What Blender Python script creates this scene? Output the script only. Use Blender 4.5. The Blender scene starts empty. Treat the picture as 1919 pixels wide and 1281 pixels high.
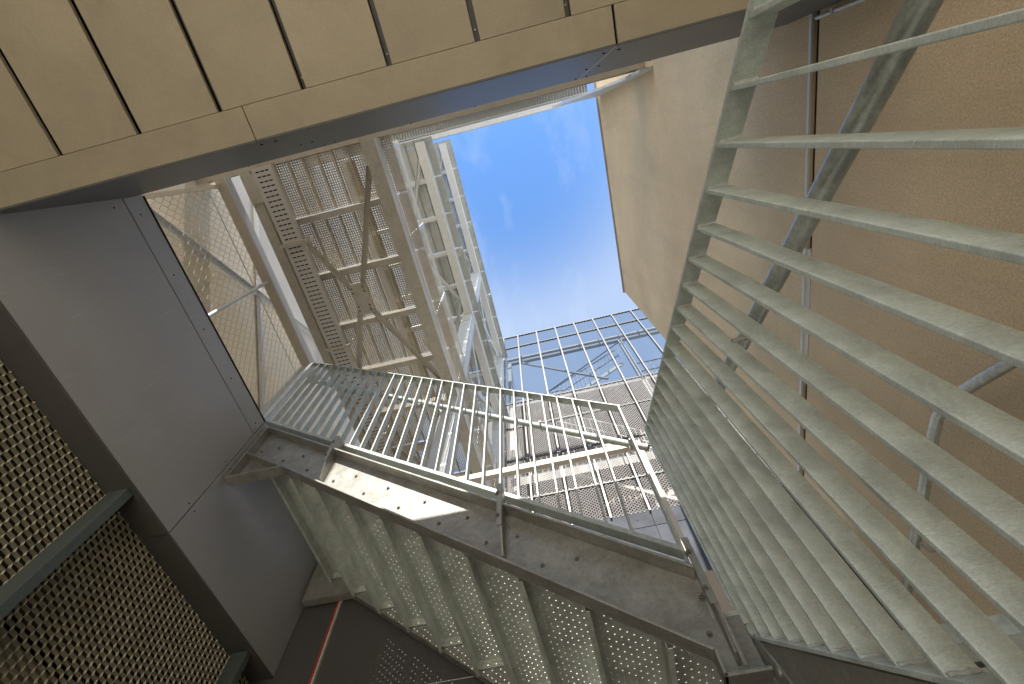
import bpy, math, random
from mathutils import Vector, Matrix
random.seed(7)
SC = bpy.context.scene
COL = SC.collection
OZ = 1.6                      # eye height: every z below is measured from the eye and lifted by this

# ------------------------------------------------------------------ camera
cam = bpy.data.cameras.new('camera'); camo = bpy.data.objects.new('camera', cam); COL.objects.link(camo)
R = ((0.97341, 0.22804, -0.02185), (-0.21772, 0.89126, -0.3978), (-0.07124, 0.39198, 0.91721))
cx, cy, cz = Vector(R[0]).normalized(), Vector(R[1]), Vector(R[2]).normalized()
cy = cz.cross(cx).normalized(); cx = cy.cross(cz).normalized()
M = Matrix.Identity(4)
for i in range(3):
    M[i][0] = cx[i]; M[i][1] = -cy[i]; M[i][2] = -cz[i]
M[2][3] = OZ
camo.matrix_world = M
cam.sensor_fit = 'HORIZONTAL'; cam.sensor_width = 36.0; cam.lens = 15.823
cam.clip_start = 0.02; cam.clip_end = 2000
SC.camera = camo

# ------------------------------------------------------------------ sky, sun, exposure
SUN = Vector((0.03, -0.77, 0.64)).normalized()
elev = math.asin(SUN.z); rot = math.atan2(SUN.x, SUN.y)
W = bpy.data.worlds.new('World'); SC.world = W; W.use_nodes = True
nt = W.node_tree; bg = nt.nodes['Background']
sky = nt.nodes.new('ShaderNodeTexSky'); sky.sky_type = 'NISHITA'; sky.sun_disc = False
sky.sun_elevation = elev; sky.sun_rotation = rot; sky.air_density = 1.0; sky.dust_density = 0.4; sky.ozone_density = 3.0
tc = nt.nodes.new('ShaderNodeTexCoord'); mp = nt.nodes.new('ShaderNodeMapping')
mp.inputs['Scale'].default_value = (3.2, 1.6, 2.2); mp.inputs['Rotation'].default_value = (0.5, 0.3, 0.4)
nz = nt.nodes.new('ShaderNodeTexNoise'); nz.inputs['Scale'].default_value = 2.6; nz.inputs['Detail'].default_value = 8; nz.inputs['Roughness'].default_value = 0.62
rp = nt.nodes.new('ShaderNodeValToRGB'); rp.color_ramp.elements[0].position = 0.5; rp.color_ramp.elements[1].position = 0.85
rp.color_ramp.elements[0].color = (0, 0, 0, 1); rp.color_ramp.elements[1].color = (0.28, 0.28, 0.28, 1)
mx = nt.nodes.new('ShaderNodeMix'); mx.data_type = 'RGBA'; mx.inputs['B'].default_value = (2.9, 3.0, 3.1, 1)
nt.links.new(tc.outputs['Generated'], mp.inputs['Vector']); nt.links.new(mp.outputs[0], nz.inputs['Vector'])
nt.links.new(nz.outputs['Fac'], rp.inputs[0]); nt.links.new(rp.outputs[0], mx.inputs['Factor'])
hs = nt.nodes.new('ShaderNodeHueSaturation'); hs.inputs['Saturation'].default_value = 1.15; nt.links.new(sky.outputs[0], hs.inputs['Color'])
nt.links.new(hs.outputs[0], mx.inputs['A']); sx = nt.nodes.new('ShaderNodeSeparateXYZ'); nt.links.new(tc.outputs['Generated'], sx.inputs[0])
vr = nt.nodes.new('ShaderNodeValToRGB'); vr.color_ramp.interpolation = 'EASE'      # thin white veil, thicker away from the zenith
vr.color_ramp.elements[0].position = 0.0; vr.color_ramp.elements[0].color = (0.55, 0.55, 0.55, 1)
vr.color_ramp.elements[1].position = 1.0; vr.color_ramp.elements[1].color = (0.0, 0.0, 0.0, 1)
ve = vr.color_ramp.elements.new(0.925); ve.color = (0.42, 0.42, 0.42, 1)
nt.links.new(sx.outputs['Z'], vr.inputs[0])
mv = nt.nodes.new('ShaderNodeMix'); mv.data_type = 'RGBA'; mv.inputs['B'].default_value = (2.5, 2.68, 2.8, 1)
nt.links.new(vr.outputs[0], mv.inputs['Factor']); nt.links.new(mx.outputs['Result'], mv.inputs['A'])
nt.links.new(mv.outputs['Result'], bg.inputs['Color'])
bg.inputs['Strength'].default_value = 0.15
sl = bpy.data.lights.new('sun', 'SUN'); sl.energy = 4.4; sl.angle = math.radians(0.5); sl.color = (1.0, 0.94, 0.86)
so = bpy.data.objects.new('sun', sl); COL.objects.link(so); so.location = (0, -10, 30)
so.rotation_euler = SUN.to_track_quat('Z', 'Y').to_euler()
SC.view_settings.view_transform = 'Standard'; SC.view_settings.look = 'None'
SC.view_settings.gamma = 1.0; SC.view_settings.use_curve_mapping = False
SC.view_settings.exposure = 1.45
SC.cycles.max_bounces = 10; SC.cycles.diffuse_bounces = 6; SC.cycles.transparent_max_bounces = 24

# ------------------------------------------------------------------ materials
def nodemat(name):
    m = bpy.data.materials.new(name); m.use_nodes = True
    t = m.node_tree; b = t.nodes['Principled BSDF']
    return m, t, b
def coords(t, scale=(1, 1, 1), rnd=True):
    tc = t.nodes.new('ShaderNodeTexCoord'); mp = t.nodes.new('ShaderNodeMapping'); mp.inputs['Scale'].default_value = scale
    if rnd:
        oi = t.nodes.new('ShaderNodeObjectInfo'); mu = t.nodes.new('ShaderNodeMath'); mu.operation = 'MULTIPLY'; mu.inputs[1].default_value = 37.0
        ad = t.nodes.new('ShaderNodeVectorMath'); ad.operation = 'ADD'
        t.links.new(oi.outputs['Random'], mu.inputs[0]); t.links.new(tc.outputs['Object'], ad.inputs[0]); t.links.new(mu.outputs[0], ad.inputs[1])
        t.links.new(ad.outputs[0], mp.inputs['Vector'])
    else:
        t.links.new(tc.outputs['Object'], mp.inputs['Vector'])
    return mp.outputs[0]
def noise(t, vec, scale, detail=4, rough=0.55, dist=0.0):
    n = t.nodes.new('ShaderNodeTexNoise'); n.inputs['Scale'].default_value = scale; n.inputs['Detail'].default_value = detail
    n.inputs['Roughness'].default_value = rough; n.inputs['Distortion'].default_value = dist
    t.links.new(vec, n.inputs['Vector']); return n.outputs['Fac']
def ramp(t, fac, stops):
    r = t.nodes.new('ShaderNodeValToRGB'); e = r.color_ramp.elements
    e[0].position, e[0].color = stops[0][0], (*stops[0][1], 1)
    e[1].position, e[1].color = stops[-1][0], (*stops[-1][1], 1)
    for p, c in stops[1:-1]:
        k = e.new(p); k.color = (*c, 1)
    t.links.new(fac, r.inputs[0]); return r.outputs[0]
def mixc(t, fac, a, b, mode='MIX'):
    m = t.nodes.new('ShaderNodeMix'); m.data_type = 'RGBA'; m.blend_type = mode
    for s, v in (('Factor', fac), ('A', a), ('B', b)):
        if isinstance(v, (int, float)): m.inputs[s].default_value = v
        elif isinstance(v, tuple): m.inputs[s].default_value = (*v, 1)
        else: t.links.new(v, m.inputs[s])
    return m.outputs['Result']
def bump(t, b, h, strength, dist=0.002):
    n = t.nodes.new('ShaderNodeBump'); n.inputs['Strength'].default_value = strength; n.inputs['Distance'].default_value = dist
    t.links.new(h, n.inputs['Height']); t.links.new(n.outputs[0], b.inputs['Normal'])
def g3(c, k): return tuple(min(1, x * k) for x in c)

def galv(name, c, metal=0.35, rough=0.5, streak=(1, 1, 1), contrast=0.22, rust=0.0):
    m, t, b = nodemat(name)
    v = coords(t)
    mott = noise(t, v, 9, 6, 0.65, 0.6)
    base = ramp(t, mott, [(0.3, g3(c, 1 - contrast)), (0.5, c), (0.72, g3(c, 1 + contrast))])
    vs = coords(t, streak)
    st = noise(t, vs, 30, 4, 0.6)
    base = mixc(t, 0.5, base, ramp(t, st, [(0.32, (0.78, 0.79, 0.78)), (0.7, (1.0, 1.0, 1.0))]), 'MULTIPLY')
    fn = noise(t, coords(t, (streak[0] * 1.5, streak[1] * 1.5, streak[2] * 1.5)), 55, 5, 0.75, 0.3)
    base = mixc(t, 0.75, base, ramp(t, fn, [(0.34, (0.70, 0.71, 0.69)), (0.52, (0.95, 0.95, 0.95)), (0.68, (1.12, 1.12, 1.12))]), 'MULTIPLY')
    sp = noise(t, v, 150, 2, 0.6)
    base = mixc(t, ramp(t, sp, [(0.66, (0, 0, 0)), (0.74, (0.35, 0.35, 0.35))]), base, g3(c, 1.55))
    if rust:
        rn = noise(t, v, 5, 6, 0.7, 1.0)
        base = mixc(t, ramp(t, rn, [(0.55, (0, 0, 0)), (0.75, (rust, rust, rust))]), base, (0.33, 0.22, 0.13))
    t.links.new(base, b.inputs['Base Color'])
    b.inputs['Metallic'].default_value = metal
    rr = t.nodes.new('ShaderNodeMapRange'); rr.inputs['To Min'].default_value = rough - 0.13; rr.inputs['To Max'].default_value = rough + 0.15
    t.links.new(mott, rr.inputs['Value']); t.links.new(rr.outputs[0], b.inputs['Roughness'])
    bump(t, b, noise(t, v, 60, 3, 0.6), 0.18, 0.003)
    return m

def painted(name, c, rough=0.55, grain=160, gs=0.10, spec=0.5, var=0.10, large=1.2, bumpd=0.001, bumps=0.15, stain=None, buckle=0.0):
    m, t, b = nodemat(name)
    v = coords(t)
    lg = noise(t, v, large, 5, 0.6)
    base = ramp(t, lg, [(0.3, g3(c, 1 - var)), (0.7, g3(c, 1 + var))])
    gr = noise(t, v, grain, 3, 0.65)
    base = mixc(t, 1.0, base, ramp(t, gr, [(0.3, (1 - gs * 2,) * 3), (0.7, (1.0, 1.0, 1.0))]), 'MULTIPLY')
    if stain:
        sv = coords(t, (0.9, 0.9, 0.12) if stain == 'v' else (1, 1, 1))
        sn = noise(t, sv, 4, 6, 0.7, 0.4)
        base = mixc(t, ramp(t, sn, [(0.48, (0, 0, 0)), (0.8, (0.5, 0.5, 0.5))]), base, g3(c, 0.6))
    t.links.new(base, b.inputs['Base Color'])
    b.inputs['Roughness'].default_value = rough; b.inputs['Specular IOR Level'].default_value = spec
    if buckle:
        bk = noise(t, v, 1.6, 2, 0.4); h1 = t.nodes.new('ShaderNodeBump'); h1.inputs['Strength'].default_value = buckle; h1.inputs['Distance'].default_value = 0.02
        t.links.new(bk, h1.inputs['Height'])
        n2 = t.nodes.new('ShaderNodeBump'); n2.inputs['Strength'].default_value = bumps; n2.inputs['Distance'].default_value = bumpd
        t.links.new(gr, n2.inputs['Height']); t.links.new(h1.outputs[0], n2.inputs['Normal']); t.links.new(n2.outputs[0], b.inputs['Normal'])
        rr = t.nodes.new('ShaderNodeMapRange'); rr.inputs['To Min'].default_value = rough - 0.14; rr.inputs['To Max'].default_value = rough + 0.16
        t.links.new(noise(t, coords(t, (1, 1, 0.25)), 5, 6, 0.7, 0.5), rr.inputs['Value']); t.links.new(rr.outputs[0], b.inputs['Roughness'])
        sc_ = noise(t, coords(t, (6, 6, 0.5)), 9, 5, 0.75, 0.2)
        base2 = mixc(t, ramp(t, sc_, [(0.58, (0, 0, 0)), (0.8, (0.35, 0.35, 0.35))]), base, g3(c, 1.7)); t.links.new(base2, b.inputs['Base Color'])
    else:
        bump(t, b, gr, bumps, bumpd)
    return m

GALV = galv('galvanised_steel', (0.42, 0.445, 0.42), metal=0.2, rough=0.5)
GALV_BAR = galv('galvanised_bar', (0.63, 0.70, 0.67), metal=0.18, rough=0.5, streak=(2, 2, 6), contrast=0.26)
GALV_STR = galv('galvanised_stringer', (0.315, 0.31, 0.285), metal=0.3, rough=0.45, contrast=0.25, rust=0.25)
GALV_TUBE = galv('galvanised_tube', (0.60, 0.63, 0.60), metal=0.6, rough=0.33, contrast=0.3)
BOLT = galv('dull_bolt', (0.20, 0.185, 0.155), metal=0.3, rough=0.5)
GALV_TREAD = galv('galvanised_tread', (0.56, 0.585, 0.53), metal=0.15, rough=0.5, contrast=0.22)
PALE = galv('pale_painted_steel', (0.60, 0.62, 0.63), metal=0.1, rough=0.5, contrast=0.08)
CREAM = painted('cream_painted_steel', (0.60, 0.53, 0.42), rough=0.5, var=0.08, stain='a')
PLANK2 = galv('skylit_plank_steel', (0.42, 0.43, 0.39), metal=0.2, rough=0.45, contrast=0.12)  # greyer copy of the plank steel: skylight put into the colour
PLANK = galv('deck_plank_steel', (0.62, 0.535, 0.39), metal=0.2, rough=0.45, contrast=0.12)
TAN_STEEL = galv('dusty_beam_steel', (0.56, 0.51, 0.42), metal=0.15, rough=0.55, contrast=0.12)
SOFFIT = painted('soffit_board', (0.385, 0.34, 0.245), rough=0.6, grain=220, gs=0.10, var=0.13, stain='a')
FASCIA = painted('dark_fascia', (0.13, 0.13, 0.127), rough=0.45, spec=0.28, grain=300, gs=0.12, var=0.06)
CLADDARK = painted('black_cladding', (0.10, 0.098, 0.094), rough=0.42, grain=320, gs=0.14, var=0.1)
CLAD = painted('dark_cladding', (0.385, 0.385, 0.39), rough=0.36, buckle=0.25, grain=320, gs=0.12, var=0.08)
BLACK = painted('black_recess', (0.012, 0.012, 0.011), rough=0.8)
STUCCO = painted('brown_stucco', (0.76, 0.605, 0.405), rough=0.85, grain=120, gs=0.18, var=0.15, large=0.9, bumps=0.5, bumpd=0.004, spec=0.2, stain='v')
PALEPANEL = painted('lit_wall_pale', (0.62, 0.60, 0.57), rough=0.6, var=0.07)
ALU = painted('bright_aluminium', (0.66, 0.68, 0.70), rough=0.3, var=0.04)
TRIM = painted('light_trim', (0.62, 0.58, 0.52), rough=0.5, var=0.05)
XMESH = galv('expanded_mesh_steel', (0.52, 0.49, 0.365), metal=0.1, rough=0.45, contrast=0.2)
XFAC = galv('facade_mesh_steel', (0.56, 0.53, 0.52), metal=0.2, rough=0.45, contrast=0.15)
GREENPOST = painted('green_grey_post', (0.105, 0.13, 0.125), rough=0.5, gs=0.15)
REARWALL = painted('rear_wall_render', (0.10, 0.09, 0.088), rough=0.8, var=0.12)
SPANDREL = painted('cloud_mottled_panel', (0.06, 0.066, 0.078), rough=0.6, var=0.5, gs=0.04, large=1.3, spec=0.06)  # broad mottling paints cloud reflections on a nearly matte panel
LSTUCCO = painted('light_brown_stucco', (0.76, 0.68, 0.54), rough=0.85, grain=120, gs=0.08, var=0.06, large=0.7, bumps=0.3, bumpd=0.003, spec=0.2)
WHITE = painted('white_steel', (0.78, 0.79, 0.80), rough=0.45, var=0.05, stain='a')
MULL = galv('grey_mullion', (0.12, 0.12, 0.118), metal=0.2, rough=0.4, contrast=0.08)
REAR = galv('backlit_rear_steel', (0.20, 0.195, 0.185), metal=0.1, rough=0.55, contrast=0.12)  # darkened so the steel looks backlit against the sky
REARP = galv('rear_pale_steel', (0.42, 0.39, 0.35), metal=0.1, rough=0.55, contrast=0.12)
RED = painted('red_pipe_paint', (0.52, 0.05, 0.035), rough=0.4)
ROPE = painted('net_wire', (0.58, 0.52, 0.43), rough=0.5)
GROUND = painted('pale_concrete_paving', (0.70, 0.645, 0.555), rough=0.85, grain=60, var=0.12, large=0.6)
DIM = painted('shade_dark_brown', (0.05, 0.042, 0.036), rough=0.8, spec=0.1)  # matte near-black that paints shade on the landing's back wall
WOODDK = painted('dim_interior_wall', (0.20, 0.18, 0.13), rough=0.8)
GLASS, t, b = nodemat('tinted_glass')
t.nodes.remove(b)
tr = t.nodes.new('ShaderNodeBsdfTransparent'); tr.inputs['Color'].default_value = (0.72, 0.76, 0.79, 1)
gl = t.nodes.new('ShaderNodeBsdfGlossy'); gl.inputs['Roughness'].default_value = 0.03; gl.inputs['Color'].default_value = (0.9, 0.92, 0.95, 1)
fr = t.nodes.new('ShaderNodeFresnel'); fr.inputs['IOR'].default_value = 1.5
ms = t.nodes.new('ShaderNodeMixShader')
gm_ = t.nodes.new('ShaderNodeNewGeometry'); inv = t.nodes.new('ShaderNodeMath'); inv.operation = 'SUBTRACT'; inv.inputs[0].default_value = 1.0
mu_ = t.nodes.new('ShaderNodeMath'); mu_.operation = 'MULTIPLY'
t.links.new(gm_.outputs['Backfacing'], inv.inputs[1]); t.links.new(inv.outputs[0], mu_.inputs[0]); t.links.new(fr.outputs[0], mu_.inputs[1])
t.links.new(mu_.outputs[0], ms.inputs[0]); t.links.new(tr.outputs[0], ms.inputs[1]); t.links.new(gl.outputs[0], ms.inputs[2])
t.links.new(ms.outputs[0], t.nodes['Material Output'].inputs[0])

# ------------------------------------------------------------------ mesh helpers
class MB:
    def __init__(s): s.v = []; s.f = []
    def add(s, vs, fs):
        o = len(s.v); s.v += [tuple(v) for v in vs]; s.f += [tuple(i + o for i in f) for f in fs]; return s
    def box(s, x0, x1, y0, y1, z0, z1):
        return s.add([(x, y, z) for z in (z0, z1) for y in (y0, y1) for x in (x0, x1)],
                     [(0, 2, 3, 1), (4, 5, 7, 6), (0, 1, 5, 4), (2, 6, 7, 3), (0, 4, 6, 2), (1, 3, 7, 5)])
    def bar(s, a, b, u, w):          # bar from a to b; u and w are full-size cross vectors, a..b runs along its centre
        a, b, u, w = Vector(a), Vector(b), Vector(u) / 2, Vector(w) / 2
        c = [a - u - w, a + u - w, a + u + w, a - u + w, b - u - w, b + u - w, b + u + w, b - u + w]
        return s.add(c, [(0, 3, 2, 1), (4, 5, 6, 7), (0, 1, 5, 4), (1, 2, 6, 5), (2, 3, 7, 6), (3, 0, 4, 7)])
    def prism(s, pts, d):            # flat polygon swept by d
        n = len(pts); d = Vector(d); p = [Vector(q) for q in pts]
        return s.add(p + [q + d for q in p], [tuple(range(n))[::-1], tuple(range(n, 2 * n))] + [(i, (i + 1) % n, n + (i + 1) % n, n + i) for i in range(n)])
    def tube(s, pts, r, n=10):
        P = [Vector(p) for p in pts]; vs = []; fs = []
        for i, p in enumerate(P):
            d = (P[min(i + 1, len(P) - 1)] - P[max(i - 1, 0)]).normalized()
            u = d.cross(Vector((0.3, 0.2, 1))).normalized()
            w = d.cross(u)
            vs += [p + (u * math.cos(2 * math.pi * k / n) + w * math.sin(2 * math.pi * k / n)) * r for k in range(n)]
        for i in range(len(P) - 1):
            fs += [(i * n + k, i * n + (k + 1) % n, (i + 1) * n + (k + 1) % n, (i + 1) * n + k) for k in range(n)]
        fs += [tuple(range(n))[::-1], tuple(range((len(P) - 1) * n, len(P) * n))]
        return s.add(vs, fs)

WORLD = {}
def setp(o, label=None, cat=None, group=None, kind=None):
    for k, v in (('label', label), ('category', cat), ('group', group), ('kind', kind)):
        if v: o[k] = v
    return o
def thing(name, loc, label, cat, group=None):
    o = bpy.data.objects.new(name, None); COL.objects.link(o); o.empty_display_size = 0.2
    w = Vector((loc[0], loc[1], loc[2] + OZ)); o.location = w; WORLD[o] = w
    return setp(o, label, cat, group)
def place(o, parent, w):
    COL.objects.link(o); WORLD[o] = w.copy()
    if parent: o.parent = parent; o.location = w - WORLD[parent]
    else: o.location = w
def part(name, mb, mat, parent=None, smooth=False, bevel=0.0, **kw):
    xs, ys, zs = zip(*mb.v)
    c = Vector(((min(xs) + max(xs)) / 2, (min(ys) + max(ys)) / 2, (min(zs) + max(zs)) / 2))
    me = bpy.data.meshes.new(name)
    me.from_pydata([(x - c.x, y - c.y, z - c.z) for x, y, z in mb.v], [], mb.f)
    me.materials.append(mat)
    me.update()
    if smooth:
        me.polygons.foreach_set('use_smooth', [True] * len(me.polygons)); me.set_sharp_from_angle(angle=math.radians(40))
    o = bpy.data.objects.new(name, me); place(o, parent, c + Vector((0, 0, OZ)))
    if bevel:
        bv = o.modifiers.new('edge', 'BEVEL'); bv.width = bevel; bv.segments = 2; bv.limit_method = 'ANGLE'
    return setp(o, **kw)
def copy(o, d, parent=None, parentw=None):
    c = o.copy(); p = parent or o.parent
    place(c, p, WORLD[o] + Vector(d)); return c
def box(name, x0, x1, y0, y1, z0, z1, mat, parent=None, **kw):
    return part(name, MB().box(x0, x1, y0, y1, z0, z1), mat, parent, **kw)

def perforated(nx, ny, sx, sy, r, stag=True, edge=True, thick=0.0012):
    """flat plate nx*sx by ny*sy with real octagonal holes and a short rim to each hole; corner at the origin, top at 0"""
    m = MB()
    for i in range(nx):
        for j in range(ny):
            x, y = i * sx, j * sy; c = [(x, y, 0), (x + sx, y, 0), (x + sx, y + sy, 0), (x, y + sy, 0)]
            hole = ((i + j) % 2 == 0) if stag else True
            if not hole or (edge and (i == 0 or j == 0 or i == nx - 1 or j == ny - 1)):
                m.add(c, [(0, 1, 2, 3)]); continue
            q = [c[0], (x + sx / 2, y, 0), c[1], (x + sx, y + sy / 2, 0), c[2], (x + sx / 2, y + sy, 0), c[3], (x, y + sy / 2, 0)]
            h = [(x + sx / 2 + r * math.cos(a), y + sy / 2 + r * math.sin(a), 0) for a in [math.radians(225 + 45 * k) for k in range(8)]]
            hb = [(p[0], p[1], -thick) for p in h]
            m.add(q + h + hb, [(k, (k + 1) % 8, 8 + (k + 1) % 8, 8 + k) for k in range(8)] + [(8 + k, 8 + (k + 1) % 8, 16 + (k + 1) % 8, 16 + k) for k in range(8)])
    return m

def expanded(nu, nv, lwd, p, wn, wv, t, put, bond=0.7):
    """expanded metal: nu half-diamonds by nv rows of tilted flat strands; put(u, v, n) -> point"""
    m = MB(); a = p / 2
    for r in range(nv):
        base = len(m.v); vs = []; fs = []
        nodes = []
        for k in range(nu):
            v = r * p + a * (1 if (k + r) % 2 else -1)
            nodes += [((k + 0.5 - bond / 2) * lwd / 2, v), ((k + 0.5 + bond / 2) * lwd / 2, v)]
        for k, (u, v) in enumerate(nodes):
            for (n0, v0) in ((0, 0), (wn, wv), (wn - t * 0.6, wv + t), (-t * 0.6, t)):
                vs.append(put(u, v + v0, n0))
            if k:
                o = (k - 1) * 4; q = k * 4
                fs += [(o + e, o + (e + 1) % 4, q + (e + 1) % 4, q + e) for e in range(4)]
        m.add(vs, fs)
    return m

# ------------------------------------------------------------------ ground
box('ground', -150, 150, -150, 150, -1.9, -1.6, GROUND, kind='structure')

# ------------------------------------------------------------------ overhang with tan soffit and dark fascia
HS = 2.10; EY = -0.252
ov = thing('building_overhang', (0, -2.3, HS), 'low tan panelled soffit with dark slots and a dark grey metal fascia along its edge', 'building overhang')
box('core', -2.35, 1.74, -4.5, EY - 0.012, HS + 0.06, 3.05, BLACK, ov)
box('sun_block_upstand', -2.35, 1.74, -0.85, -0.47, 3.05, 3.58, FASCIA, ov)  # unseen upstand added to cut the sun patch on the stair stringer
gx = [0.3643 * k for k in range(-7, 5)]
for a, bb in zip(gx[:-1], gx[1:]):
    box('soffit_panel', a + 0.0115, bb - 0.0115, -4.4, -0.392, HS, HS + 0.018, SOFFIT, ov, bevel=0.0015)
for x in gx[:-1]:
    box('slot_batten', x - 0.0115, x + 0.0115, -4.4, -0.392, HS + 0.035, HS + 0.05, FASCIA, ov)
    for k in range(1, 9):
        part('screw', MB().tube([(x, -0.392 - 0.045 - (k - 1) * 0.4, HS + 0.036), (x, -0.392 - 0.045 - (k - 1) * 0.4, HS + 0.029)], 0.004, 8), GALV, ov)
for a, bb in ((-2.36, -1.0), (-0.996, 0.531), (0.541, 1.745)):
    box('edge_strip', a, bb, -0.39, EY - 0.001, HS - 0.003, HS + 0.016, SOFFIT, ov, bevel=0.0015)
for a, bb in ((-2.36, -1.0), (-0.997, 0.533), (0.537, 1.745)):
    box('fascia_panel', a, bb, EY - 0.01, EY, HS - 0.004, 3.06, FASCIA, ov, bevel=0.0015)
box('joint_strip', -1.0005, -0.9965, EY - 0.006, EY - 0.001, HS + 0.01, 3.055, ALU, ov)
box('joint_strip', 0.5325, 0.5375, EY - 0.006, EY - 0.001, HS + 0.01, 3.055, ALU, ov)
for x in (-1.03, -0.965, 0.503, 0.567):
    for z in (2.2, 2.62, 2.98):
        part('screw', MB().tube([(x, EY - 0.001, z), (x, EY + 0.004, z)], 0.006, 8), BLACK, ov)
for x in (-1.9, -1.55, -0.5, -0.1, 0.25, 0.95):
    part('screw', MB().tube([(x, EY - 0.001, 3.03), (x, EY + 0.004, 3.03)], 0.005, 8), BLACK, ov)

# ------------------------------------------------------------------ dark clad wall on the left
WX = -2.36
dw = thing('clad_wall', (-2.45, 1.3, 1.99), 'smooth dark grey metal clad wall left of the stairs, over the expanded mesh screen', 'wall')
box('core', -3.9, WX - 0.022, -4.2, 2.93, 2.0, 3.12, BLACK, dw)
box('cladding_panel', WX - 0.02, WX, -0.9, 1.553, 1.998, 2.966, CLAD, dw, bevel=0.002)
box('trim_panel', WX - 0.02, WX, -0.9, 1.553, 2.974, 3.14, CLAD, dw, bevel=0.002)
box('trim_lip', WX - 0.012, WX + 0.006, EY + 0.004, 1.553, 3.141, 3.15, BLACK, dw)
box('cladding_panel', WX - 0.02, WX, 1.561, 2.945, 1.998, 3.14, CLAD, dw, bevel=0.002)
box('coping', -3.06, WX - 0.001, -0.25, 2.94, 3.125, 3.138, CLAD, dw)
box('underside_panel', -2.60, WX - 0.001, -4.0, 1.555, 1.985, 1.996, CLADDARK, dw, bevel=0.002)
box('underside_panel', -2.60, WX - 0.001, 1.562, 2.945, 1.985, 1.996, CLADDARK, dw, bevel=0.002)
box('lower_infill', WX - 0.018, WX - 0.003, -4.0, EY - 0.002, 1.998, HS, CLAD, dw)
for k in range(5):
    part('screw', MB().tube([(WX - 0.001, -0.141 + 0.41 * k, 3.042), (WX + 0.003, -0.141 + 0.41 * k, 3.042)], 0.0055, 8), BLACK, dw)
for z in (2.2, 2.6, 3.0):
    for y in (1.525, 1.59):
        part('screw', MB().tube([(WX - 0.001, y, z), (WX + 0.003, y, z)], 0.0045, 8), BLACK, dw)
part('screw', MB().tube([(WX - 0.001, -0.205, 2.87), (WX + 0.003, -0.205, 2.87)], 0.0055, 8), BLACK, dw)

# far dark wall under the stairs
fw = thing('clad_wall', (-0.3, 2.96, -1.6), 'black clad wall behind and below the upper stair flight, with a red pipe standing on it', 'wall')
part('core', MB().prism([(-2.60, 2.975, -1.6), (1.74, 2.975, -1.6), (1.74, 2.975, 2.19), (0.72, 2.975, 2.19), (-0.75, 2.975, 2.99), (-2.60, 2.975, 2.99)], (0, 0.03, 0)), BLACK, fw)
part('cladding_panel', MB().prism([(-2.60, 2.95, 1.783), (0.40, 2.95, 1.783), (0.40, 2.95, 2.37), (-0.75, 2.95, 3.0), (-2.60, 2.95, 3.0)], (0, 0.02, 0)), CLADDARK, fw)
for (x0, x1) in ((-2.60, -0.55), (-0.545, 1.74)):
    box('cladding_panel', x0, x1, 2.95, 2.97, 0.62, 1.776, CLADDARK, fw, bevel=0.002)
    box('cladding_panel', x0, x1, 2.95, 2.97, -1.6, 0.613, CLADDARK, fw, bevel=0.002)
part('landing_shade_panel', MB().box(0.405, 1.74, 2.952, 2.97, 0.9, 2.205), DIM, fw)  # dark sheet painting shade where the cladding would catch the sun
box('joint_strip', -2.60, 0.4, 2.953, 2.96, 1.7765, 1.7825, ALU, fw)
rpz = thing('wall_pipe', (-2.04, 2.93, -1.6), 'thin bright red pipe standing upright in the dark corner below the stairs', 'pipe')
part('pipe', MB().tube([(-2.045, 2.925, -1.6), (-2.045, 2.925, 2.6)], 0.0075, 10), RED, rpz, smooth=True)
box('backing_strip', -2.038, -2.024, 2.928, 2.949, -1.6, 2.6, TRIM, rpz)

# ------------------------------------------------------------------ expanded mesh screen, lower left
MX = -2.54
xs = thing('mesh_screen', (MX, 1.3, -1.6), 'olive expanded metal screen in the dark recess at lower left', 'mesh screen')
for (y0, n) in ((-1.4, 61), (1.255, 33), (2.70, 30)):
    put = lambda u, v, nn, y0=y0: (MX + nn, y0 + u, 0.75 + v)
    part('mesh_sheet', expanded(n, 74, 0.087, 0.017, 0.010, 0.0125, 0.002, put, 0.80), XMESH, xs)
for y in (1.195, 2.62):
    part('post', MB().box(-2.505, -2.39, y, y + 0.055, -1.6, 1.984), GREENPOST, xs, bevel=0.004)
box('frame_rail', MX - 0.03, MX, -1.4, 4.0, 1.955, 1.984, BLACK, xs)
bw = thing('interior_wall', (-3.6, 1.3, -1.6), 'dim brown wall seen through the expanded metal screen', 'wall')
box('wall', -3.9, -3.8, -4.2, 4.2, -1.6, 1.99, WOODDK, bw)
box('wall', -3.8, -2.62, 2.98, 3.08, -1.6, 1.99, WOODDK, bw)
box('wall', -3.8, -2.62, -4.2, -4.1, -1.6, 1.99, WOODDK, bw)

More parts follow.
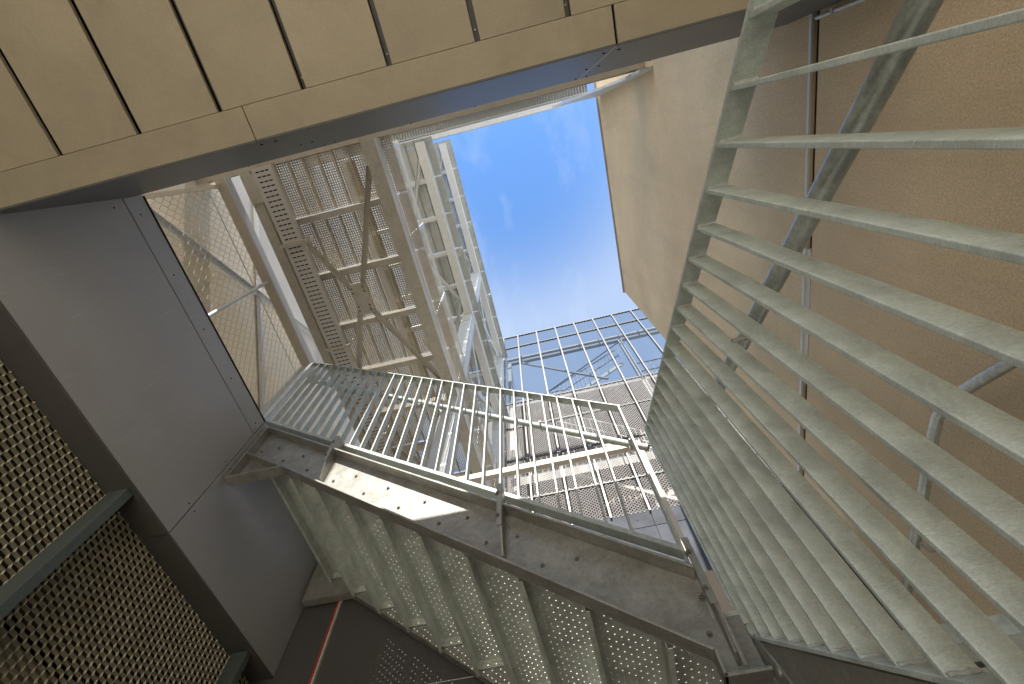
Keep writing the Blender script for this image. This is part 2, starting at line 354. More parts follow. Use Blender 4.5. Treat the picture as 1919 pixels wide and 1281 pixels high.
# ------------------------------------------------------------------ upper stair flight
SL = 0.7045
zb = lambda x: 1.127 - SL * x
uf = thing('stair_flight', (0.35, 2.3, 0.8), 'galvanised upper stair flight climbing left to the dark wall, seen from below', 'stairs')
def stringer(yw, yf, name):
    lo = [(-2.32, 2.49), (-1.916, 2.485), (0.31, zb(0.31)), (0.31, 0.83), (0.455, 0.83)]
    hi = [(-2.32, 3.105), (0.371, 1.474 - SL * 0.371), (0.371, 1.05), (0.455, 1.05)]
    m = MB()
    d = 0.008 if yf < yw else -0.008
    poly = [(x, yw, z) for x, z in lo] + [(x, yw, z) for x, z in hi[::-1]]
    m.prism(poly[::-1] if d > 0 else poly, (0, d, 0))
    ya, yb = min(yw, yf), max(yw, yf)
    def flange(pts, th):
        for (x0, z0), (x1, z1) in zip(pts[:-1], pts[1:]):
            dv = Vector((x1 - x0, 0, z1 - z0)); n = Vector((-dv.z, 0, dv.x)).normalized() * th
            m.prism([(x0, ya, z0), (x1, ya, z1), (x1 + n.x, ya, z1 + n.z), (x0 + n.x, ya, z0 + n.z)], (0, yb - ya, 0))
    flange([(-2.32, zb(-2.32)), (-1.90, zb(-1.90) + 0.004)], 0.010)
    flange(lo, 0.012); flange([hi[0], hi[1]], -0.012)
    m.box(-2.332, -2.32, ya, yb, 2.49, 3.11)
    return part(name, m, GALV_STR, uf, bevel=0.0025)
sn = stringer(1.65, 1.58, 'stringer')
sf = stringer(2.853, 2.92, 'stringer')
# bolts on the near stringer
bm = MB(); bm.tube([(0, 0, 0), (0, -0.003, 0)], 0.0145, 14); bm.tube([(0, -0.003, 0), (0, -0.014, 0)], 0.0115, 6); bm.tube([(0, -0.014, 0), (0, -0.022, 0)], 0.0065, 8)
bolt0 = None
def bolt(x, y, z):
    global bolt0
    if bolt0 is None:
        bolt0 = part('bolt', bm, BOLT, sn)
        w = Vector((x, y, z + OZ)); bolt0.location = w - WORLD[sn]; WORLD[bolt0] = w
    else:
        copy(bolt0, Vector((x, y, z + OZ)) - WORLD[bolt0])
for i in range(-3, 5):
    X, Z = -1.353 + 0.2557 * i, 2.08 - 0.1802 * i
    bolt(X + 0.261, 1.65, Z + 0.036); bolt(X + 0.11, 1.65, Z + 0.034)
bolt(-2.13, 1.65, 2.84); bolt(-2.27, 1.65, 2.84); bolt(0.33, 1.65, 1.0); bolt(0.345, 1.565, 1.08)
# treads
PX, PY = 0.0266, 0.0255
nx, ny = 11, 46
tm = perforated(nx, ny, PX, PY, 0.0038)
tw, tl = nx * PX, ny * PY
tm.box(-0.003, 0.0, 0, tl, -0.088, 0.0); tm.box(-0.003, 0.017, 0, tl, -0.0885, -0.085)
tm.box(tw, tw + 0.003, 0, tl, -0.045, 0.0)
tm.box(0.0, tw, -0.003, 0, -0.05, 0.0); tm.box(0.0, tw, tl, tl + 0.003, -0.05, 0.0)
em = MB()
for i in range(1, nx - 1):                  # pressed grip dimples between the holes
    for j in range(1, ny - 1):
        if (i + j) % 2 and (i + 2 * j) % 3 == 0:
            x, y, r = (i + 0.5) * PX, (j + 0.5) * PY, 0.0055
            ring = [(x + r * math.cos(a), y + r * math.sin(a), -0.0002) for a in [math.radians(60 * k) for k in range(6)]]
            em.add(ring + [(x, y, -0.0028)], [(k, 6, (k + 1) % 6) for k in range(6)])
tm.add(em.v, em.f)
tread0 = None
for i in range(-3, 7):
    X, Z = -1.353 + 0.2557 * i, 2.08 - 0.1802 * i + 0.072
    if tread0 is None:
        tread0 = part('tread', tm, GALV_TREAD, uf)
        off = WORLD[tread0] - Vector((0, 0, OZ))
        d = Vector((X, 1.662, Z)); tread0.location = tread0.location + d; WORLD[tread0] = WORLD[tread0] + d; d0 = d
    else:
        copy(tread0, Vector((X, 1.662, Z)) - d0)
# landings
part('landing_deck', MB().box(-2.355, -2.08, 1.662, 2.84, 2.90, 2.915), GALV_TREAD, uf)
lm = MB().box(0.475, 1.73, 1.662, 2.94, 0.89, 0.90)
for k in range(5): lm.box(0.48 + 0.3 * k, 0.5 + 0.3 * k, 1.662, 2.94, 0.82, 0.89)
part('landing_deck', lm, GALV_TREAD, uf)
part('landing_edge_beam', MB().box(0.52, 1.72, 1.640, 1.652, 0.70, 0.91).box(0.52, 1.72, 1.58, 1.640, 0.70, 0.712), GALV_BAR, uf, bevel=0.002)
# guard posts fixed on the near stringer
for x in (-1.577, -0.388, 0.380):
    m = MB(); z0 = zb(x) + 0.03
    ztop = 1.60 - 0.70 * x
    m.prism([(x - 0.006, 1.648, z0), (x - 0.006, 1.61, z0 + 0.02), (x - 0.006, 1.572, z0 + 0.17), (x - 0.006, 1.572, ztop), (x - 0.006, 1.648, ztop)], (0.012, 0, 0))
    m.box(x - 0.02, x + 0.006, 1.569, 1.576, z0 + 0.16, ztop)
    if x > 0: m.box(x - 0.004, x + 0.008, 1.574, 1.58, zb(x) - 0.01, ztop)
    p = part('guard_post', m, GALV_STR, uf, bevel=0.0015)
    copy(bolt0, Vector((x - 0.014, 1.569, z0 + 0.22 + OZ)) - WORLD[bolt0], parent=p)
    copy(bolt0, Vector((x - 0.014, 1.569, ztop - 0.07 + OZ)) - WORLD[bolt0], parent=p)
# guard
rbt = lambda x: 1.59 - 0.70 * x
rtp = lambda x: 2.727 - 0.705 * x
def sloped(x0, x1, fn, y0, y1, th):
    return MB().prism([(x0, y0, fn(x0)), (x1, y0, fn(x1)), (x1, y0, fn(x1) + th), (x0, y0, fn(x0) + th)][::-1], (0, y1 - y0, 0))
part('bottom_rail', sloped(-2.56, 0.372, rbt, 1.645, 1.70, 0.03), GALV, uf, bevel=0.002)
part('top_rail', sloped(-2.575, 0.378, rtp, 1.648, 1.70, 0.013), GALV, uf, bevel=0.002)
part('end_post', MB().box(-2.575, -2.53, 1.645, 1.70, rbt(-2.55), rtp(-2.55)), PALE, uf, bevel=0.002)
part('end_post', MB().box(0.362, 0.374, 1.648, 1.70, 1.05, rtp(0.37)), GALV, uf, bevel=0.002)
for k in range(27):
    x = -2.442 + 0.1013 * k
    if x > 0.33: break
    m = MB().box(x, x + 0.0095, 1.651, 1.699, rbt(x) + 0.02, rtp(x) + 0.004)
    part('baluster', m, GALV, uf, bevel=0.0015)
hz = lambda x: 2.505 - 0.72 * x
m = MB().tube([(-2.5, 1.785, hz(-2.5)), (0.46, 1.785, hz(0.46))], 0.0215, 14)
hrl = part('handrail', m, GALV, uf, smooth=True)
for x in (-2.2, -1.15, -0.15, 0.36):
    part('handrail_bracket', MB().tube([(x, 1.69, hz(x) - 0.075), (x, 1.77, hz(x) - 0.07), (x, 1.785, hz(x) - 0.015)], 0.007, 8), GALV, uf, smooth=True)

# ------------------------------------------------------------------ lower stair flight on the right with its balustrade
lf = thing('stair_flight', (1.1, -1.5, -1.6), 'galvanised lower stair flight on the right with a close row of flat bar balusters', 'stairs')
zl = lambda y: -0.213 + 0.715 * y
zt = lambda y: 0.992 + 0.722 * y
def slopey(y0, y1, fn, x0, x1, th):
    return MB().prism([(x0, y0, fn(y0)), (x0, y1, fn(y1)), (x0, y1, fn(y1) + th), (x0, y0, fn(y0) + th)], (x1 - x0, 0, 0))
m = slopey(-1.55, 1.64, lambda y: zl(y) - 0.34, 0.464, 0.474, 0.33)
part('stringer', m, GALV_STR, lf, bevel=0.002)
part('stringer', slopey(-1.55, 1.64, lambda y: zl(y) - 0.34, 1.69, 1.70, 0.33), GALV_STR, lf, bevel=0.002)
part('bottom_rail', slopey(-1.3, 1.70, lambda y: zl(y) - 0.004, 0.458, 0.513, 0.013), GALV_BAR, lf, bevel=0.002)
part('top_rail', slopey(-1.3, 1.70, zt, 0.458, 0.513, 0.013), GALV_BAR, lf, bevel=0.002)
def weld(m, y, z, sgn):
    rr = random.Random(int(y * 1000) + sgn)
    pts = [Vector((0.463 + 0.046 * k / 7, y + rr.uniform(-.0015, .0015) - 0.001, z + rr.uniform(-.001, .001) + (0.72 * -0.002))) for k in range(8)]
    m.tube(pts, 0.0042, 6)
for k in range(-9, 17):
    y = -0.004 + 0.1045 * k
    m = MB().box(0.461, 0.511, y, y + 0.0105, zl(y) + 0.003, zt(y) + 0.004)
    bar = part('baluster', m, GALV_BAR, lf, bevel=0.0018)
    if k > -4:
        for zz, q in ((zt(y) - 0.002, 1), (zl(y) + 0.012, 2)):
            wm = MB(); weld(wm, y, zz, q); part('weld_bead', wm, PALE, bar, smooth=True)
part('end_post', MB().box(0.455, 0.514, 1.69, 1.70, 0.86, zt(1.69)), GALV_BAR, lf, bevel=0.002)
part('newel_plate', MB().bar((0.462, 1.66, 0.96), (0.462, 1.35, 0.40), (0, 0.075, 0), (0.010, 0, 0)), GALV_STR, lf, bevel=0.002)
pb = part('newel_bolt', MB().tube([(0.457, 1.545, 0.80), (0.450, 1.545, 0.80)], 0.011, 6), GALV, lf)
hy = lambda y: 0.738 + 0.712 * y
part('handrail', MB().tube([(0.580, -1.2, hy(-1.2)), (0.580, 1.62, hy(1.62))], 0.0215, 18), GALV_TUBE, lf, smooth=True)
for y in (-0.10, 0.62, 1.25):
    part('handrail_bracket', MB().tube([(0.50, y, hy(y) - 0.06), (0.565, y, hy(y) - 0.055), (0.58, y, hy(y) - 0.015)], 0.007, 8), GALV, lf, smooth=True)
for k in range(13):
    y = 1.40 - 0.2535 * k; z = 0.72 - 0.181 * k
    part('tread', MB().box(0.476, 1.688, y, y + 0.28, z, z + 0.006).box(0.476, 1.688, y + 0.275, y + 0.28, z - 0.06, z).box(0.476, 1.688, y, y + 0.005, z - 0.04, z), GALV_TREAD, lf)

wh = thing('wall_handrail', (1.65, 1.5, 1.5), 'bent round tube handrail fixed on the brown stucco wall', 'handrail')
pts = [(1.65, -1.2, -0.18), (1.65, 0.9, 1.284), (1.65, 1.30, 1.565), (1.65, 1.38, 1.62), (1.65, 1.45, 1.66), (1.65, 1.54, 1.685), (1.65, 1.65, 1.69), (1.65, 2.9, 1.69)]
part('tube', MB().tube(pts, 0.0235, 16), GALV_TUBE, wh, smooth=True)
for y, z in ((0.1, 0.68), (1.0, 1.30), (2.3, 1.64)):
    part('bracket', MB().tube([(1.748, y, z - 0.03), (1.65, y, z - 0.03), (1.65, y, z + 0.02)], 0.008, 8).tube([(1.749, y, z - 0.03), (1.742, y, z - 0.03)], 0.03, 12), GALV, wh, smooth=True)

# ------------------------------------------------------------------ brown stucco building on the right
BX = 1.75
bb = thing('stucco_building', (3.4, -1.5, -1.6), 'tall brown stucco wall on the right, above the sloping balusters', 'building')
box('wall', BX, 6.0, -14.0, 3.107, -1.6, 2.770, STUCCO, bb)
box('wall', BX, 6.0, -14.0, 3.107, 2.818, 8.498, STUCCO, bb)
box('joint_recess', BX + 0.02, 5.9, -6.9, 3.09, 2.768, 2.82, BLACK, bb)
box('joint_trim', BX - 0.012, BX + 0.03, -6.9, 3.107, 2.8185, 2.838, ALU, bb)
box('joint_cover', BX - 0.004, BX + 0.002, 1.02, 1.86, 2.772, 2.8183, TRIM, bb)
box('parapet_cap', BX - 0.03, 6.02, -14.0, 3.13, 8.502, 8.54, CLAD, bb, bevel=0.004)
part('screw', MB().tube([(BX, 1.015, 2.775), (BX - 0.006, 1.015, 2.775)], 0.008, 8), GALV, bb)
cd = thing('conduit', (1.73, -0.22, 2.1), 'short shiny metal conduit in the corner of the dark fascia and the brown wall', 'conduit')
part('tube', MB().tube([(1.728, -0.222, 1.9), (1.728, -0.222, 2.76)], 0.0095, 10), ALU, cd, smooth=True)
part('clip', MB().box(1.712, 1.75, -0.236, -0.208, 2.62, 2.635), ALU, cd)

# ------------------------------------------------------------------ walkways seen from below
XE = -1.38; XB = -1.54
PLN, PLW = 29, 8
PLW, PLN = 6, 24
pm = perforated(PLW, PLN, 0.0296, 0.02875, 0.0088, stag=False, edge=False)
pw, pl = PLW * 0.0296, PLN * 0.02875
pm.box(-0.001, 0.0015, 0, pl, -0.048, 0); pm.box(pw - 0.0015, pw + 0.001, 0, pl, -0.035, 0)
pm.box(0.0015, 0.006, 0, pl, -0.036, -0.033); pm.box(pw - 0.006, pw - 0.0015, 0, pl, -0.036, -0.033)
plank0 = None
def net(y0, y1, z0, z1, x, cy_, cz_, r):
    m = MB(); n = int(round((y1 - y0) / cy_)); q = int(round((z1 - z0) / cz_))
    dy, dz = (y1 - y0) / n, (z1 - z0) / q
    for i in range(n):
        for j in range(q):
            a = (x, y0 + i * dy, z0 + j * dz); b_ = (x, y0 + (i + 1) * dy, z0 + (j + 1) * dz)
            c = (x, y0 + (i + 1) * dy, z0 + j * dz); d = (x, y0 + i * dy, z0 + (j + 1) * dz)
            for p, qq in ((a, b_), (c, d)):
                m.bar(p, qq, (r, 0, 0), (0, r * 0.8, -r * 0.6))
    return m
pm2 = perforated(PLW, PLN, 0.0296, 0.02875, 0.0062, stag=False, edge=False)
pm2.add(pm.v[-32:], [tuple(i - (len(pm.v) - 32) for i in f) for f in pm.f if min(f) >= len(pm.v) - 32])
def walkway(z0, label, girder_mat, beam_mat, ncol, first, infill):
    plank0 = p0 = None
    wk = thing('walkway', (-2.2, 2.7, z0), label, 'walkway', 'stacked walkways')
    g = MB().box(XB, XE, -0.42, 5.74, z0, z0 + 0.014).box(XE - 0.012, XE, -0.42, 5.74, z0 + 0.014, z0 + 0.36).box(XB, XE, -0.42, 5.74, z0 + 0.36, z0 + 0.374)
    part('edge_girder', g, girder_mat, wk)
    part('skylit_plate', MB().box(XE + 0.0005, XE + 0.006, -0.42, 5.74, z0 - 0.002, z0 + 0.372), WHITE, wk)  # skylight on the outer face put into this whiter colour
    part('inner_girder', MB().box(-3.01, -2.89, -0.42, 5.74, z0, z0 + 0.014).box(-2.957, -2.943, -0.42, 5.74, z0 + 0.014, z0 + 0.30).box(-3.01, -2.89, -0.42, 5.74, z0 + 0.30, z0 + 0.314), beam_mat, wk)
    for k in range(9):
        y = 0.222 + 0.7135 * k
        if y > 5.7: break
        part('cross_beam', MB().box(-2.94, XE - 0.013, y, y + 0.012, z0 + 0.112, z0 + 0.205).box(-2.94, XE - 0.013, y, y + 0.075, z0 + 0.10, z0 + 0.112), beam_mat, wk)
    for k in range(-1, 8):
        for c in range(ncol):
            d = Vector((-1.593 + 0.1807 * (1 - c) + 0.002, 0.235 + 0.7135 * k, z0 + 0.222))
            y = d.y
            if plank0 is None:
                plank0 = part('deck_plank', pm if first else pm2, PLANK if first else PLANK2, wk); plank0.location = plank0.location + d; WORLD[plank0] = WORLD[plank0] + d; p0 = d
            else:
                copy(plank0, d - p0, parent=wk)
    part('shadow_gap_strip', MB().box(-2.94, -2.78, -0.42, 5.74, z0 + 0.205, z0 + 0.215), FASCIA, wk)  # dark strip put where the gap beside the tray is only shadow
    for k in range(-1, 6):
        y = 0.765 + 1.1 * k
        if y < -0.4: continue
        part('guard_post', MB().box(XE + 0.001, XE + 0.012, y - 0.028, y + 0.028, z0 + 0.22, z0 + 1.25), PALE, wk)
    part('guard_rail', MB().box(XE - 0.03, XE + 0.001, -0.42, 5.74, z0 + 1.25, z0 + 1.275), PALE, wk)
    if infill == 'net':
        part('guard_net', net(-0.4, 5.7, z0 + 0.40, z0 + 1.24, XE - 0.015, 0.055, 0.055, 0.0026), PALE, wk)
    else:
        box('guard_panel', XE - 0.012, XE - 0.004, -0.42, 5.74, z0 + 0.50, z0 + 1.24, CREAM, wk)
    # wind bracing under the deck
    def brace(pts):
        for a, c in zip(pts[:-1], pts[1:]):
            a, c = Vector((a[0], a[1], z0 + 0.075)), Vector((c[0], c[1], z0 + 0.075))
            d = (c - a).normalized(); s = Vector((-d.y, d.x, 0))
            part('brace', MB().bar(a, c, s * 0.062, (0, 0, 0.006)).bar(a + s * 0.029 - Vector((0, 0, 0.02)), c + s * 0.029 - Vector((0, 0, 0.02)), s * 0.006, (0, 0, 0.05)), beam_mat, wk)
    for oy in (0.0, 2.86):
        brace([(-1.545, -0.15 + oy), (-2.13, 1.2 + oy)]); brace([(-2.60, 0.52 + oy), (-2.28, 1.2 + oy)])
        brace([(-2.13, 1.5 + oy), (-1.545, 2.72 + oy)]); brace([(-2.28, 1.5 + oy), (-2.62, 2.35 + oy)])
        gp = part('gusset_plate', MB().prism([(-2.315, 1.14 + oy, z0 + 0.068), (-2.095, 1.14 + oy, z0 + 0.068), (-2.095, 1.57 + oy, z0 + 0.068), (-2.315, 1.57 + oy, z0 + 0.068)], (0, 0, -0.010)), beam_mat, wk, bevel=0.002)
        for bx in (-2.285, -2.135):
            for by in (1.20, 1.26, 1.45, 1.51):
                part('bolt', MB().tube([(bx, by + oy, z0 + 0.058), (bx, by + oy, z0 + 0.046)], 0.011, 6), FASCIA, gp)
    return wk
p0 = None
wk1 = walkway(5.60, 'lowest perforated steel walkway overhead, underside with cross beams and X bracing', TAN_STEEL, TAN_STEEL, 9, True, 'net')
wk2 = walkway(9.07, 'middle steel walkway above the lowest one, pale edge girder with netted guard', PALE, PALE, 7, False, 'net')
part('shade_deck', MB().box(-3.0, -1.40, -9.0, -0.78, 5.80, 5.85), TAN_STEEL, wk1)  # unseen rear run added to keep sun off the left of the stairs
wk3 = walkway(12.5, 'topmost steel walkway against the blue sky, with cream solid guard panels', PALE, PALE, 7, False, 'panel')
for sx in (-2.96,):
    part('corner_plate', MB().prism([(-3.01, -0.38, 5.596), (-2.70, -0.38, 5.596), (-2.70, -0.20, 5.596), (-2.86, -0.06, 5.596), (-3.01, -0.06, 5.596)], (0, 0, -0.012)), TAN_STEEL, wk1)

# cable tray hung below the lowest walkway
ct = thing('cable_tray', (-2.69, 2.6, 5.52), 'long slotted cable tray hanging under the left side of the lowest walkway', 'cable tray')
def tray_piece():
    m = MB(); L = 1.0; x0, x1 = -2.815, -2.575
    # bottom sheet with rows of slots: bands between slot rows
    rows = 18; p = L / rows; xm = (x0 + x1) / 2
    for r in range(rows):
        y = r * p
        m.box(x0, x1, y, y + p * 0.74, 0, 0.002)
        for xa, xb in ((x0, xm - 0.078), (xm - 0.034, xm - 0.022), (xm + 0.022, xm + 0.034), (xm + 0.078, x1)):
            m.box(xa, xb, y + p * 0.74, y + p, 0, 0.002)
    for xx in (x0, x1):
        m.box(xx - 0.001, xx + 0.001, 0, L, 0, 0.016); m.box(xx - 0.001, xx + 0.001, 0, L, 0.032, 0.06)
        for k in range(22): m.box(xx - 0.001, xx + 0.001, k * L / 22, k * L / 22 + 0.022, 0.016, 0.032)
        s = 1 if xx < -2.7 else -1
        m.box(min(xx, xx + s * 0.014), max(xx, xx + s * 0.014), 0, L, 0.058, 0.060)
    return m
t0 = None
for k in range(7):
    d = Vector((0, -0.42 + 1.003 * k, 5.50))
    if t0 is None:
        t0 = part('tray_section', tray_piece(), TRIM, ct); t0.location = t0.location + d; WORLD[t0] = WORLD[t0] + d; d0t = d
    else: copy(t0, d - d0t)
for y in (0.45, 1.86, 3.3, 4.7):
    part('hanger', MB().box(-2.86, -2.53, y, y + 0.04, 5.47, 5.497).box(-2.53, -2.52, y, y + 0.04, 5.47, 5.70).box(-2.87, -2.86, y, y + 0.04, 5.47, 5.70), TAN_STEEL, ct)
cb = MB()
for k in range(12):
    x = -2.798 + 0.0184 * k
    cb.tube([(x + 0.002 * math.sin(3 * y + k), y, 5.515 + 0.004 * (k % 2)) for y in [-0.4 + 0.35 * q for q in range(18)]], 0.0095, 6)
tag_c = part('slot_dark_cables', cb, BLACK, None, smooth=True, label='unseen black cables added to darken the slots of the cable tray', cat='cable')  # packed black tubes added so the tray slots look dark

# ------------------------------------------------------------------ beams bridging above the fascia
def bridge(z0, z1, ya, yb, mat, label):
    t_ = thing('bridge_beam', (-0.7, (ya + yb) / 2, z0), label, 'steel beam', 'bridging beams above the fascia')
    part('bottom_flange', MB().box(-3.9, BX - 0.004, ya, yb, z0, z0 + 0.02), mat, t_)
    part('web', MB().box(-3.9, BX - 0.004, yb - 0.03, yb - 0.012, z0 + 0.02, z1 - 0.02), mat, t_)
    part('top_flange', MB().box(-3.9, BX - 0.004, ya, yb, z1 - 0.02, z1), mat, t_)
    return t_
b1 = bridge(5.78, 6.05, -0.70, -0.425, CREAM, 'cream steel beam just above the dark fascia, lowest of the bridging beams')
for x in (-2.0, -0.12, 1.0): part('stiffener', MB().box(x, x + 0.012, -0.70, -0.45, 5.80, 6.03), CREAM, b1)
b2 = bridge(9.25, 9.55, -0.80, -0.51, PALE, 'grey grated steel beam above the cream one, middle of the bridging beams')
gm = MB()
for k in range(90):
    x = -2.9 + 0.052 * k
    gm.box(x, x + 0.006, -0.66, -0.53, 9.18, 9.245)
gm.box(-2.9, 1.74, -0.67, -0.66, 9.18, 9.245); gm.box(-2.9, 1.74, -0.53, -0.52, 9.18, 9.245)
part('grating', gm, PALE, b2, kind='stuff')
b3 = bridge(12.9, 13.3, -0.85, -0.575, PALE, 'topmost grey bridging beam edging the blue sky')
for x in (-1.0, 0.4, 1.45): part('stiffener', MB().box(x, x + 0.015, -0.85, -0.605, 12.92, 13.28), PALE, b3)
kb = thing('knee_brace', (1.6, -0.4, 6.0), 'pale diagonal plate joining the bridging beams to the brown wall', 'brace')
part('plate', MB().prism([(1.745, -0.37, 5.5), (1.745, -0.37, 8.3), (1.1, -0.40, 8.9), (1.02, -0.40, 8.9), (1.60, -0.37, 6.05), (1.60, -0.37, 5.5)], (0, -0.03, 0)), PALE, kb)

# ------------------------------------------------------------------ columns and cross rail
def column(x0, x1, y0, y1, z1, label):
    t_ = thing('steel_column', ((x0 + x1) / 2, (y0 + y1) / 2, -1.6), label, 'column', 'steel columns')
    xm = (x0 + x1) / 2
    part('shaft', MB().box(x0, x1, y0, y0 + 0.016, -1.6, z1).box(xm - 0.006, xm + 0.006, y0 + 0.016, y1 - 0.016, -1.6, z1).box(x0, x1, y1 - 0.016, y1, -1.6, z1).box(x1 - 0.012, x1, y0 + 0.03, y1 - 0.03, -1.6, z1), PALE, t_)
    part('base_plate', MB().box(x0 - 0.08, x1 + 0.08, y0 - 0.08, y1 + 0.08, -1.6, -1.575), PALE, t_)
    for z in (5.45, 8.9, 12.3):
        part('splice_plate', MB().box(x0 + 0.03, x1 - 0.03, y0 - 0.012, y0, z - 0.2, z + 0.05), PALE, t_)
    return t_
column(-1.60, -1.372, 3.02, 3.25, 12.8, 'pale steel column rising behind the stair balusters through all walkways')
column(-1.62, -1.40, 5.75, 5.93, 12.8, 'pale steel column at the left edge of the glass and mesh facade')
cr = thing('cross_rail', (-0.3, 3.1, 3.88), 'pale level rail running from the column across in front of the mesh facade', 'rail')
part('rail', MB().box(-1.371, 0.75, 3.10, 3.165, 3.85, 3.93), CREAM, cr, bevel=0.003)
part('support_post', MB().box(0.70, 0.745, 3.11, 3.155, 2.3, 3.85), CREAM, cr)
tbr = thing('tie_brace', (-1.5, 4.4, 5.6), 'pale diagonal brace between the two columns below the middle walkway', 'brace')
part('bar', MB().bar((-1.47, 3.3, 6.9), (-1.47, 5.7, 9.0), (0.012, 0, 0), (0, 0.09, -0.09)), PALE, tbr)
part('bar', MB().bar((-1.50, 3.3, 9.0), (-1.50, 5.7, 6.9), (0.012, 0, 0), (0, 0.09, 0.09)), PALE, tbr)
tb2 = thing('tie_brace', (-1.5, 4.4, 9.0), 'pale diagonal brace between the two columns below the topmost walkway', 'brace')
part('bar', MB().bar((-1.47, 3.3, 10.4), (-1.47, 5.7, 12.4), (0.012, 0, 0), (0, 0.09, -0.09)), PALE, tb2)
part('bar', MB().bar((-1.50, 3.3, 12.4), (-1.50, 5.7, 10.4), (0.012, 0, 0), (0, 0.09, 0.09)), PALE, tb2)

# ------------------------------------------------------------------ left: rope net, braced wall
rw = thing('stucco_wall', (-3.8, 2.3, 3.1), 'light brown stucco wall behind the wire net at upper left', 'wall')
box('wall', -4.1, -3.65, -1.2, 6.2, 2.0, 6.36, LSTUCCO, rw)
box('upper_lit_wall', -4.05, -3.66, -1.2, 6.2, 6.364, 14.0, PALEPANEL, rw)  # paler than the wall below: its bright lighting put into the colour
wb = thing('wall_bracing', (-3.58, 1.0, 4.9), 'crossed pale angle braces on the stucco wall behind the wire net', 'brace')
part('brace', MB().bar((-3.60, -0.75, 4.30), (-3.60, 2.40, 7.08), (0.006, 0, 0), (0, 0.05, -0.055)).bar((-3.58, -0.75, 4.33), (-3.58, 2.40, 7.11), (0.04, 0, 0), (0, 0.006, -0.006)), ALU, wb)
part('brace', MB().bar((-3.62, -0.25, 6.96), (-3.62, 2.9, 4.37), (0.006, 0, 0), (0, 0.07, 0.075)).bar((-3.60, -0.25, 6.91), (-3.60, 2.9, 4.32), (0.04, 0, 0), (0, 0.006, 0.006)), WHITE, wb)
nf = thing('net_guard', (-3.3, 0.9, 3.2), 'wire net stretched in a pale steel frame above the dark clad wall', 'net guard')
part('top_beam', MB().box(-3.325, -3.205, -0.42, 2.35, 5.60, 5.70), CREAM, nf)
part('beam_edge', MB().box(-3.204, -3.192, -0.42, 2.35, 5.602, 5.72), ALU, nf)
part('post', MB().tube([(-3.27, 0.853, 3.2), (-3.27, 0.853, 5.6)], 0.021, 10), ALU, nf, smooth=True)
part('post', MB().box(-3.32, -3.28, -0.36, -0.32, 3.2, 5.6), CREAM, nf)
part('post', MB().box(-3.32, -3.28, 2.05, 2.09, 3.2, 5.6), PALE, nf)
part('frame_tube', MB().tube([(-3.29, -0.30, 5.35), (-3.29, 2.06, 5.35)], 0.006, 8), ALU, nf, smooth=True)
nm = MB()
NY, NZ, cyy, czz = 52, 40, 0.0458, 0.064
for i in range(NY + 1):
    y = -0.32 + i * cyy
    pts = [(-3.295 + 0.004 * (j % 2), y + (0.5 if (i + j) % 2 else -0.5) * cyy * 0.82, 3.15 + j * czz) for j in range(NZ)]
    for a, c in zip(pts[:-1], pts[1:]): nm.bar(a, c, (0.004, 0, 0), (0, 0.004, 0))
part('net', nm, ROPE, nf)

# ------------------------------------------------------------------ glass and mesh facade
FY = 6.0
fc = thing('screen_facade', (1.2, FY, 4.4), 'tall facade of glass panes over expanded mesh panels, facing across the courtyard', 'facade')
mull = [-1.372] + [6 * (-0.036 + 0.1095 * j) for j in range(-1, 7)]
rowz = [14.45, 13.55, 11.8, 10.04, 8.94, 7.75, 6.57, 5.735]
for x in mull:
    part('mullion', MB().box(x - 0.016, x + 0.016, FY - 0.04, FY + 0.06, 5.72, 14.45), MULL, fc)
    part('mullion_gasket', MB().box(x + 0.0165, x + 0.024, FY - 0.02, FY + 0.05, 10.04, 14.44), FASCIA, fc)
for z in rowz[:-1]:
    if z == 11.8: continue
    for a, c in zip(mull[:-1], mull[1:]):
        m = MB().box(a + 0.03, c - 0.03, FY - 0.02, FY + 0.03, z - 0.018, z + 0.012)
        for q in range(6):
            xx = a + 0.06 + (c - a - 0.12) * q / 5
            m.box(xx - 0.012, xx + 0.012, FY - 0.04, FY - 0.02, z - 0.03, z + 0.02)
        part('transom', m, FASCIA if z < 14 else MULL, fc)
for a, c in zip(mull[:-1], mull[1:]):
    part('glass_pane', MB().box(a + 0.017, c - 0.017, FY + 0.005, FY + 0.011, 13.565, 14.43), GLASS, fc)
    part('glass_pane', MB().box(a + 0.017, c - 0.017, FY + 0.005, FY + 0.011, 10.055, 13.53), GLASS, fc)
LW, SW = 0.074, 0.034
def mpanel(w, z1, z0):
    nu = int(w / (LW / 2)); nv = int((z1 - z0 - 0.03) / SW)
    return expanded(nu, nv, LW, SW, 0.007, 0.0125, 0.0026, lambda u, v, n: (u, -n, v), bond=0.4)
cache = {}
for a, c in zip(mull[:-1], mull[1:]):
    for z1, z0 in zip(rowz[3:-1], rowz[4:]):
        w = c - a - 0.06; key = (round(w, 2), round(z1 - z0, 2))
        d = Vector((a + 0.03, FY, z0 + 0.02))
        if key not in cache:
            o = part('mesh_panel', mpanel(w, z1, z0), XFAC, fc); o.location = o.location + d; WORLD[o] = WORLD[o] + d; cache[key] = (o, d)
        else:
            o, dd = cache[key]; copy(o, d - dd)
for a, c in zip(mull[:-1:2], mull[2::2]):
    box('spandrel_panel', a + 0.003, c - 0.003, FY + 0.01, FY + 0.03, 5.44, 5.80, SPANDREL, fc, bevel=0.002)
    box('spandrel_panel', a + 0.003, c - 0.003, FY + 0.01, FY + 0.03, 2.6, 5.43, SPANDREL, fc, bevel=0.002)
    part('screw', MB().tube([(c - 0.25, FY + 0.012, 5.60), (c - 0.25, FY + 0.004, 5.60)], 0.012, 8), BLACK, fc)
box('spandrel_back', -1.4, 4.2, FY + 0.035, FY + 0.05, -1.6, 5.72, BLACK, fc)

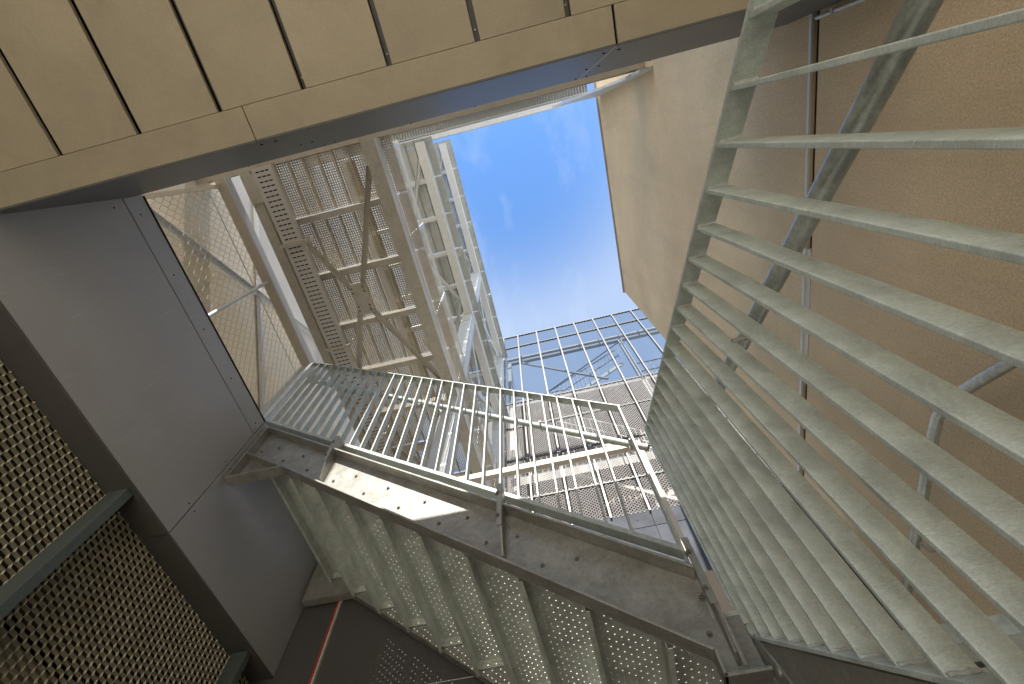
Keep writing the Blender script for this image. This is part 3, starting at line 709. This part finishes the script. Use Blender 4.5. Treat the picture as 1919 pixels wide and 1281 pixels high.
# structure behind the facade, its upper part standing in for reflections in the glass
rs = thing('rear_steel_stand_in', (1.2, 6.8, 5.7), 'steelwork with a stair behind the facade, its upper part standing in for reflections in the glass', 'steel gallery')
part('floor_beam', MB().box(-1.38, 4.4, 6.50, 6.60, 13.45, 13.78), REAR, rs)
part('perforated_edge', MB().box(-1.38, 4.4, 6.44, 6.497, 13.62, 13.70), REARP, rs)
part('floor_beam', MB().box(-1.38, 4.4, 6.50, 6.62, 10.70, 10.95), REAR, rs)
part('floor_beam', MB().box(-1.38, 4.4, 6.50, 6.62, 7.55, 7.8), REAR, rs)
part('deck', MB().box(-1.38, 4.4, 6.63, 8.9, 10.80, 10.86), REAR, rs)
part('deck', MB().box(-1.38, 4.4, 6.63, 8.9, 7.65, 7.71), REAR, rs)
for (a, c, y) in (((-0.95, 13.36), (1.5, 11.15), 6.5), ((-0.25, 11.2), (2.36, 13.42), 6.56)):
    part('brace', MB().bar((a[0], y, a[1]), (c[0], y, c[1]), (0, 0.05, 0), (0.05, 0, 0.05)), REAR, rs)
part('column', MB().box(2.33, 2.45, 6.5, 6.62, 5.75, 13.45), REARP, rs)
part('column', MB().box(-1.36, -1.25, 6.5, 6.62, 5.75, 13.45), REARP, rs)
for (x0, z0, x1, z1) in ((-0.2, 10.95, 2.25, 12.75), (2.3, 7.8, -0.3, 9.9), (0.2, 5.8, 2.6, 7.6)):
    s = (z1 - z0) / (x1 - x0)
    part('stair_stringer', MB().bar((x0, 7.0, z0), (x1, 7.0, z1), (0, 0.04, 0), (-0.1 * s, 0, 0.1 * abs(1))), REARP, rs)
    for h in (0.55, 1.0):
        part('stair_rail', MB().tube([(x0, 6.98, z0 + h), (x1, 6.98, z1 + h)], 0.018, 8), FASCIA if z0 > 10 else REARP, rs, smooth=True)  # upper rails darker: backlighting put into the colour
    n = 22
    for k in range(n):
        xx = x0 + (x1 - x0) * k / (n - 1); zz = z0 + s * (xx - x0)
        part('stair_baluster', MB().box(xx - 0.006, xx + 0.006, 6.97, 6.99, zz, zz + 1.0), REARP, rs)
for (x0, x1, zz) in ((2.5, 4.2, 11.95), (-1.2, 0.3, 11.35), (-1.2, 4.2, 8.6)):
    part('guard_rail', MB().box(x0, x1, 6.66, 6.69, zz, zz + 0.03), FASCIA if zz > 11.5 else REARP, rs)  # darker up high, again for the backlit look
    part('guard_rail', MB().box(x0, x1, 6.66, 6.69, zz - 0.5, zz - 0.475), FASCIA if zz > 11.5 else REARP, rs)
    for k in range(int((x1 - x0) / 0.13) + 1):
        part('guard_baluster', MB().box(x0 + 0.13 * k, x0 + 0.13 * k + 0.012, 6.665, 6.685, zz - 0.9, zz), REARP, rs)
for (x0, z0, x1, z1) in ((-1.2, 9.9, 1.2, 7.9), (0.0, 7.5, 2.3, 5.9), (2.5, 9.9, 4.1, 7.9), (-1.2, 6.0, 0.4, 7.5)):
    part('brace', MB().bar((x0, 6.45, z0), (x1, 6.45, z1), (0, 0.05, 0), (0.05, 0, 0.05)), REARP, rs)
rwall = thing('rear_wall', (1.5, 9.0, -1.6), 'dull grey brown wall far behind the facade mesh', 'wall')
box('wall', -3.0, 6.0, 9.0, 9.2, -1.6, 14.3, REARWALL, rwall)
